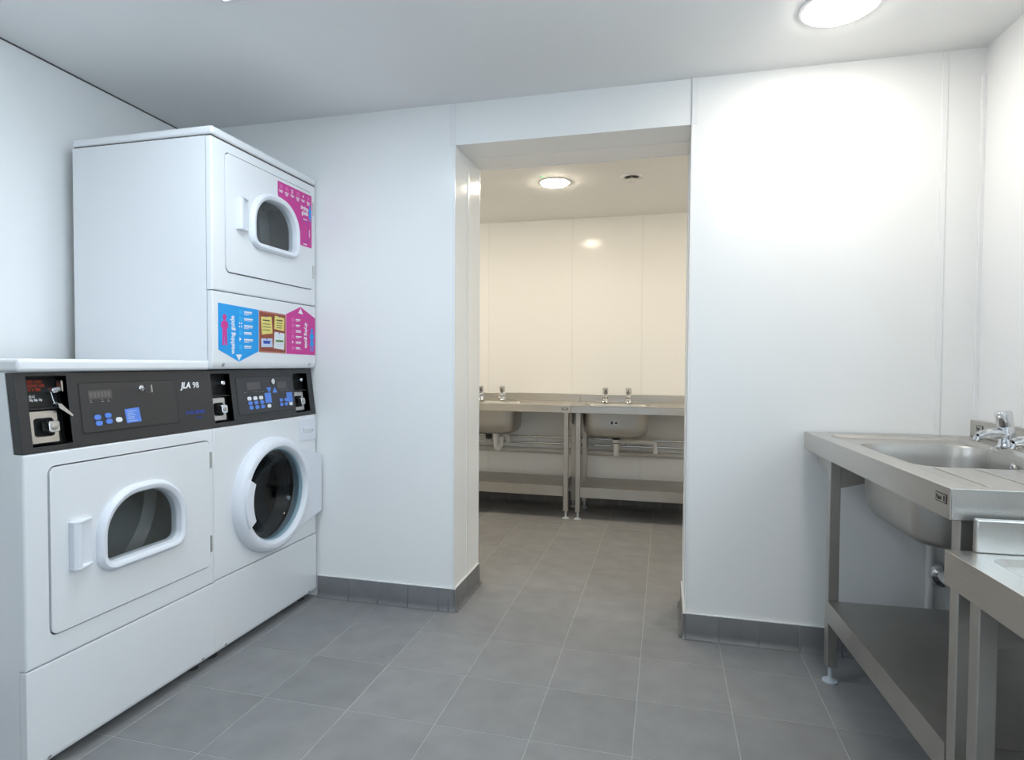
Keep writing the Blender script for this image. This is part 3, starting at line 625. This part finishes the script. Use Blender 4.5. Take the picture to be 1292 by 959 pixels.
def sink(name, label, loc, rz, L, D, Hh, lip, bc, bw, bd, depth, taps, legs_x, shelf_z, up=.06, drains=None, inset=None, endup=None, plate=None, group='steel sink units', shelf_lip=.075, brackets=True, leg_y=(.033, None), dx=0.0):
    t = thing(name, label, 'sink', loc, rz, group)
    rim = inset or (.035, L - .035, .05, D - .10)
    ix, iy, iw, ih = (rim[0] + rim[1]) / 2, (rim[2] + rim[3]) / 2, rim[1] - rim[0], rim[3] - rim[2]
    bm = prism(B(), [(0, 0), (L, 0), (L, D), (0, D)], Hh - .004, Hh, FLAT, holes=[rrect(ix, iy, iw, ih, .03)])
    loft(bm, [[(p[0], p[1], Hh) for p in rrect(ix, iy, iw, ih, .03)], [(p[0], p[1], Hh - .010) for p in rrect(ix, iy, iw - .026, ih - .026, .022)]])
    hole = rrect(bc[0], bc[1], bw, bd, .07, 8)
    prism(bm, rrect(ix, iy, iw - .026, ih - .026, .022), Hh - .014, Hh - .010, FLAT, holes=[hole])
    top = obj('worktop', bm, 'steel', t, bevel=.0015, segs=2)
    bm = B(); box(bm, 0, L, 0, .003, Hh - lip, Hh - .0005); box(bm, 0, .003, .003, D, Hh - lip, Hh - .0005); box(bm, L - .003, L, .003, D, Hh - lip, Hh - .0005)
    box(bm, 0, L, .003, .018, Hh - lip, Hh - lip + .003)
    obj('worktop_lip', bm, 'steel', t, bevel=.0012)
    if up: obj('upstand', bx(0, L, D - .014, D, Hh, Hh + up), 'steel', t, bevel=.003)
    if endup: obj('end_upstand', bx(0, .014, .05, D, Hh, Hh + endup), 'steel', t, bevel=.003)
    lo = []
    for sx, dz, r in ((1, .010, .07), (.985, .018, .072), (.965, .05, .075), (.95, depth * .65, .075), (.92, depth * .85, .075), (.84, depth * .96, .07), (.70, depth, .06)):
        lo.append([(p[0], p[1], Hh - dz) for p in rrect(bc[0], bc[1], bw * sx, bd - bw * (1 - sx), min(r, (bd - bw * (1 - sx)) / 2 - .005), 8)])
    bas = obj('basin', loft(B(), lo, False, True), 'steel_dull', t, angle=60)
    obj('drain', lathe(B(), [(.035, .001), (.035, .003), (.022, .002), (0, .0)], (bc[0] + dx, bc[1], Hh - depth), (0, 0, 1), 20), 'chrome', bas)
    obj('waste_fitting', lathe(B(), [(.034, 0), (.034, -.012), (.026, -.018), (.024, -.05), (0, -.05)], (bc[0] + dx, bc[1], Hh - depth - .001), (0, 0, 1), 20), 'rubber', bas)
    if taps:
        obj('overflow', lathe(B(), [(.015, 0), (.015, .004), (.010, .006), (.009, .002), (0, .001)], (bc[0], bc[1] + bd / 2 - bw * .022, Hh - .045), (0, -1, 0), 20), 'chrome', bas)
    if drains:
        for k in range(drains[2]):
            x0, x1, n = drains; yy = iy - ih * .34 + ih * .68 * k / (n - 1)
            obj('drainer_ridge', bx(x0, x1, yy - .006, yy + .006, Hh - .0102, Hh - .0075), 'steel', top, bevel=.0012)
    for x in taps: pillar_tap(t, x, D - .075, Hh, 1)
    q = .017; by = leg_y[1] or D - .095
    for x in legs_x:
        for y in (leg_y[0] + q, by):
            lg = obj('leg', bx(x - q, x + q, y - q, y + q, .055, Hh - .004), 'steel_dull', t, bevel=.002)
            obj('foot', lathe(B(), [(0, 0), (.026, 0), (.026, .004), (.012, .010), (.007, .014), (.007, .055)], (x, y, 0), (0, 0, 1), 18), 'foot', lg)
            if brackets:
                ya, sg = (y + q, 1) if y < D / 2 else (y - q, -1)
                obj('bracket', prism(B(), [(ya, Hh - .176), (ya + sg * .10, Hh - .150), (ya + sg * .12, Hh - .012), (ya, Hh - .012)], x - .0015, x + .0015, lambda u, v, w_: (w_, u, v)), 'steel_dull', t)
    if shelf_z:
        x0, x1 = legs_x[0] + q + .001, legs_x[-1] - q - .001; y0, y1 = leg_y[0] - .002, by + q
        bm = B(); box(bm, x0, x1, y0, y1, shelf_z - .003, shelf_z); box(bm, x0, x1, y0, y0 + .003, shelf_z - shelf_lip, shelf_z); box(bm, x0, x0 + .003, y0, y1, shelf_z - shelf_lip, shelf_z); box(bm, x1 - .003, x1, y0, y1, shelf_z - shelf_lip, shelf_z); box(bm, x0, x1, y1 - .003, y1, shelf_z - shelf_lip, shelf_z)
        obj('shelf', bm, 'steel_dull', t, bevel=.001)
    if plate is not None:
        pl_ = obj('maker_plate', bx(plate, plate + .046, -.0012, 0, Hh - .036, Hh - .016), 'black', t)
        obj('plate_face', bx(plate + .002, plate + .044, -.0016, -.001, Hh - .034, Hh - .018), 'steel', pl_)
        text('plate_lettering', 'Pland', pl_, 'black', (plate + .004, -.0018, Hh - .031), .0145, ex=(1, 0, 0), ey=(0, 0, 1), bold=.0003, wscale=.72)
        obj('plate_mark', bx(plate + .034, plate + .041, -.0019, -.0015, Hh - .032, Hh - .020), 'black', pl_)
    return t
def trap(t, x, y, z, side):
    """white U trap under a basin"""
    bm = tube(B(), [(x, y, z), (x, y, z - .075)] + arc3((x + side[0] * .035, y + side[1] * .035, z - .085), .035, PI, 2 * PI, side, (0, 0, 1), 8) + [(x + side[0] * .07, y + side[1] * .07, z - .03)], .0185, 14)
    o = obj('waste_trap', bm, 'pvc', t)
    bm = lathe(B(), [(.026, 0), (.026, -.022), (.02, -.024)], (x, y, z), (0, 0, 1), 16); obj('trap_nut', bm, 'pvc', o)
    bm = lathe(B(), [(.025, .012), (.025, -.012)], (x + side[0] * .07, y + side[1] * .07, z - .05), (0, 0, 1), 16); obj('trap_nut', bm, 'pvc', o)
    return o
FY = 1.925
sa = sink('sink_unit', 'steel sink unit in the far room, left of the table joint', (-1.47, FY, 0), 0, 1.2, .51, .820, .052, (.53, .225), .50, .34, .235, (.402, .583), (.06, 1.163), .238, drains=(.80, 1.15, 5), plate=1.135)
sb = sink('sink_unit', 'steel sink unit in the far room, right of the table joint', (-.267, FY, 0), 0, 1.2, .51, .820, .052, (.300, .225), .48, .34, .235, (.200, .376), (.047, 1.14), .236, drains=(.60, 1.15, 5))
for t_, x, hh in ((sa, .44, .820), (sb, .300, .820)):
    lb = obj('basin_label', bx(x - .03, x + .03, .060, .0615, hh - .135, hh - .105), 'steel', t_)
    lb.location = (0, .0, 0)
    obj('label_mark', bx(x - .026, x - .008, .0592, .0602, hh - .131, hh - .109), 'black', t_); obj('label_mark', bx(x + .004, x + .022, .0592, .0602, hh - .128, hh - .112), 'rubber', t_)
trap(sa, .585, .225, .578, Vector((.35, .94, 0)))
o = trap(sb, .300, .225, .562, Vector((0, 1, 0)))
obj('trap_outlet', tube(B(), [(.300, .295, .535)] + arc3((.36, .295, .505), .03, PI, PI / 2, (1, 0, 0), (0, 0, 1), 6)[0:0] + [(.300, .297, .53), (.315, .30, .545), (.55, .33, .540), (.575, .335, .530), (.580, .336, .505), (.580, .336, .455)], .018, 14), 'pvc', o)
obj('trap_outlet', tube(B(), [(.61, .293, .548), (.615, .32, .556), (.62, .44, .545), (.62, .46, .49)], .018, 14), 'pvc', sa)

RZ = -PI / 2 + .052
s1 = sink('sink_unit', 'steel sink unit with taps and undershelf against the right wall', (.900, .196, 0), RZ, 1.085, .575, .862, .066, (.480, .275), .49, .36, .245, (.345, .525), (.20, 1.045), .292, drains=(.74, 1.02, 4), inset=(.085, 1.05, .055, .478), plate=1.025, leg_y=(.030, .51), dx=.085)
tr1 = trap(s1, .565, .275, .59, Vector((0, 1, 0)))
# chain of the sink plug
bm = B(); pts = [(.36, .47, .862), (.352, .455, .866), (.345, .443, .85), (.345, .440, .79), (.36, .40, .70), (.43, .33, .635)]
for a, b in zip(pts, pts[1:]):
    a, b = Vector(a), Vector(b); n = max(1, int((b - a).length / .006))
    for k in range(n):
        p = a.lerp(b, k / n); box(bm, p.x - .0014, p.x + .0014, p.y - .0014, p.y + .0014, p.z - .0022, p.z + .0022)
obj('plug_chain', bm, 'chrome', s1)['kind'] = 'stuff'
s2 = sink('low_sink_unit', 'lower steel sink unit at the right edge, below the taller sink', (.938, -.913, 0), RZ, .85, .577, .741, .070, (.46, .29), .62, .40, .25, (), (.055, .80), .20, up=.25, inset=(.045, .80, .055, .50), endup=.068, leg_y=(.030, .50))
trap(s2, .46, .29, .47, Vector((0, 1, 0)))

# ------------------------------------------------------------------ pipes on the far wall and behind the sinks
def pipe_run(name, label, z, r, m, group, y=YF - .035, x0=-1.88, x1=1.46, clips=(-1.0, -.15, .9), dz=.0):
    t = tag(obj(name, tube(B(), [(x0, y, z), (x1, y, z + dz)], r, 12), m), label, 'pipe', group)
    for x in clips:
        bm = lathe(B(), [(r + .001, -.006), (r + .004, -.006), (r + .004, .006), (r + .001, .006)], (x, y, z), (1, 0, 0), 14); box(bm, x - .005, x + .005, y + r * .8, YF, z - .006, z + .006)
        obj('pipe_clip', bm, m, t)
    return t
pipe_run('water_pipe', 'upper thin metal water pipe along the far wall under the sinks', .532, .0085, 'chrome', 'pipes along the far wall', clips=(-1.3, -.62, .6))
pipe_run('water_pipe', 'lower thin metal water pipe along the far wall under the sinks', .482, .0085, 'chrome', 'pipes along the far wall', clips=(-1.3, -.62, .6))
pipe_run('waste_pipe', 'thick grey waste pipe along the far wall under the sinks', .423, .021, 'pipe_grey', 'pipes along the far wall', y=YF - .03, clips=(-.66, .25))
def valve(x, z, label, up):
    bm = lathe(B(), [(0, -.03), (.010, -.03), (.010, -.018), (.014, -.016), (.014, .016), (.010, .018), (.010, .03), (0, .03)], (x, YF - .035, z), (1, 0, 0), 12)
    tube(bm, [(x, YF - .035, z), (x, YF - .035, z + up)], .007, 8)
    return tag(obj('isolation_valve', bm, 'chrome'), label, 'valve', 'valves on the far pipes')
valve(-.065, .532, 'small chrome valve on the upper pipe under the right far sink', .25)
valve(.105, .482, 'small chrome valve on the lower pipe under the right far sink', .30)
valve(-1.07, .532, 'small chrome valve on the upper pipe under the left far sink', .25)
valve(-.89, .482, 'small chrome valve on the lower pipe under the left far sink', .30)
wp = thing('waste_pipe', 'white waste pipe with chrome collar and vertical riser behind the right sink', 'pipe', (1.335, YB - .017, 0))
obj('riser', tube(B(), [(0, 0, .0), (0, 0, .62)], .0135, 14), 'pvc', wp)
obj('wall_collar', lathe(B(), [(.046, 0), (.046, .006), (.040, .016), (.026, .022), (.02, .022)], (.037, -.012, .352), (0, -1, 0), 28), 'chrome', wp)
obj('outlet', tube(B(), [(.037, .01, .352), (.037, -.07, .346), (.037, -.10, .352), (.03, -.12, .38), (.02, -.14, .46)], .020, 14), 'pvc', wp)
# corner bracket and upstand plate of the right sink
obj('bracket', prism(B(), [(.040, .796), (.040, .765), (.052, .752), (.175, .735), (.182, .796)], .034, .062, lambda u, v, w_: (u, w_, v)), 'steel_dull', s1, bevel=.003)
up_ = obj('maker_plate', bx(.045, .085, .5590, .5612, .885, .905), 'black', s1); obj('plate_face', bx(.047, .083, .5585, .5595, .887, .903), 'steel', up_)
text('plate_lettering', 'Pland', up_, 'black', (.049, .5583, .890), .013, ex=(1, 0, 0), ey=(0, 0, 1), bold=.0003, wscale=.70)
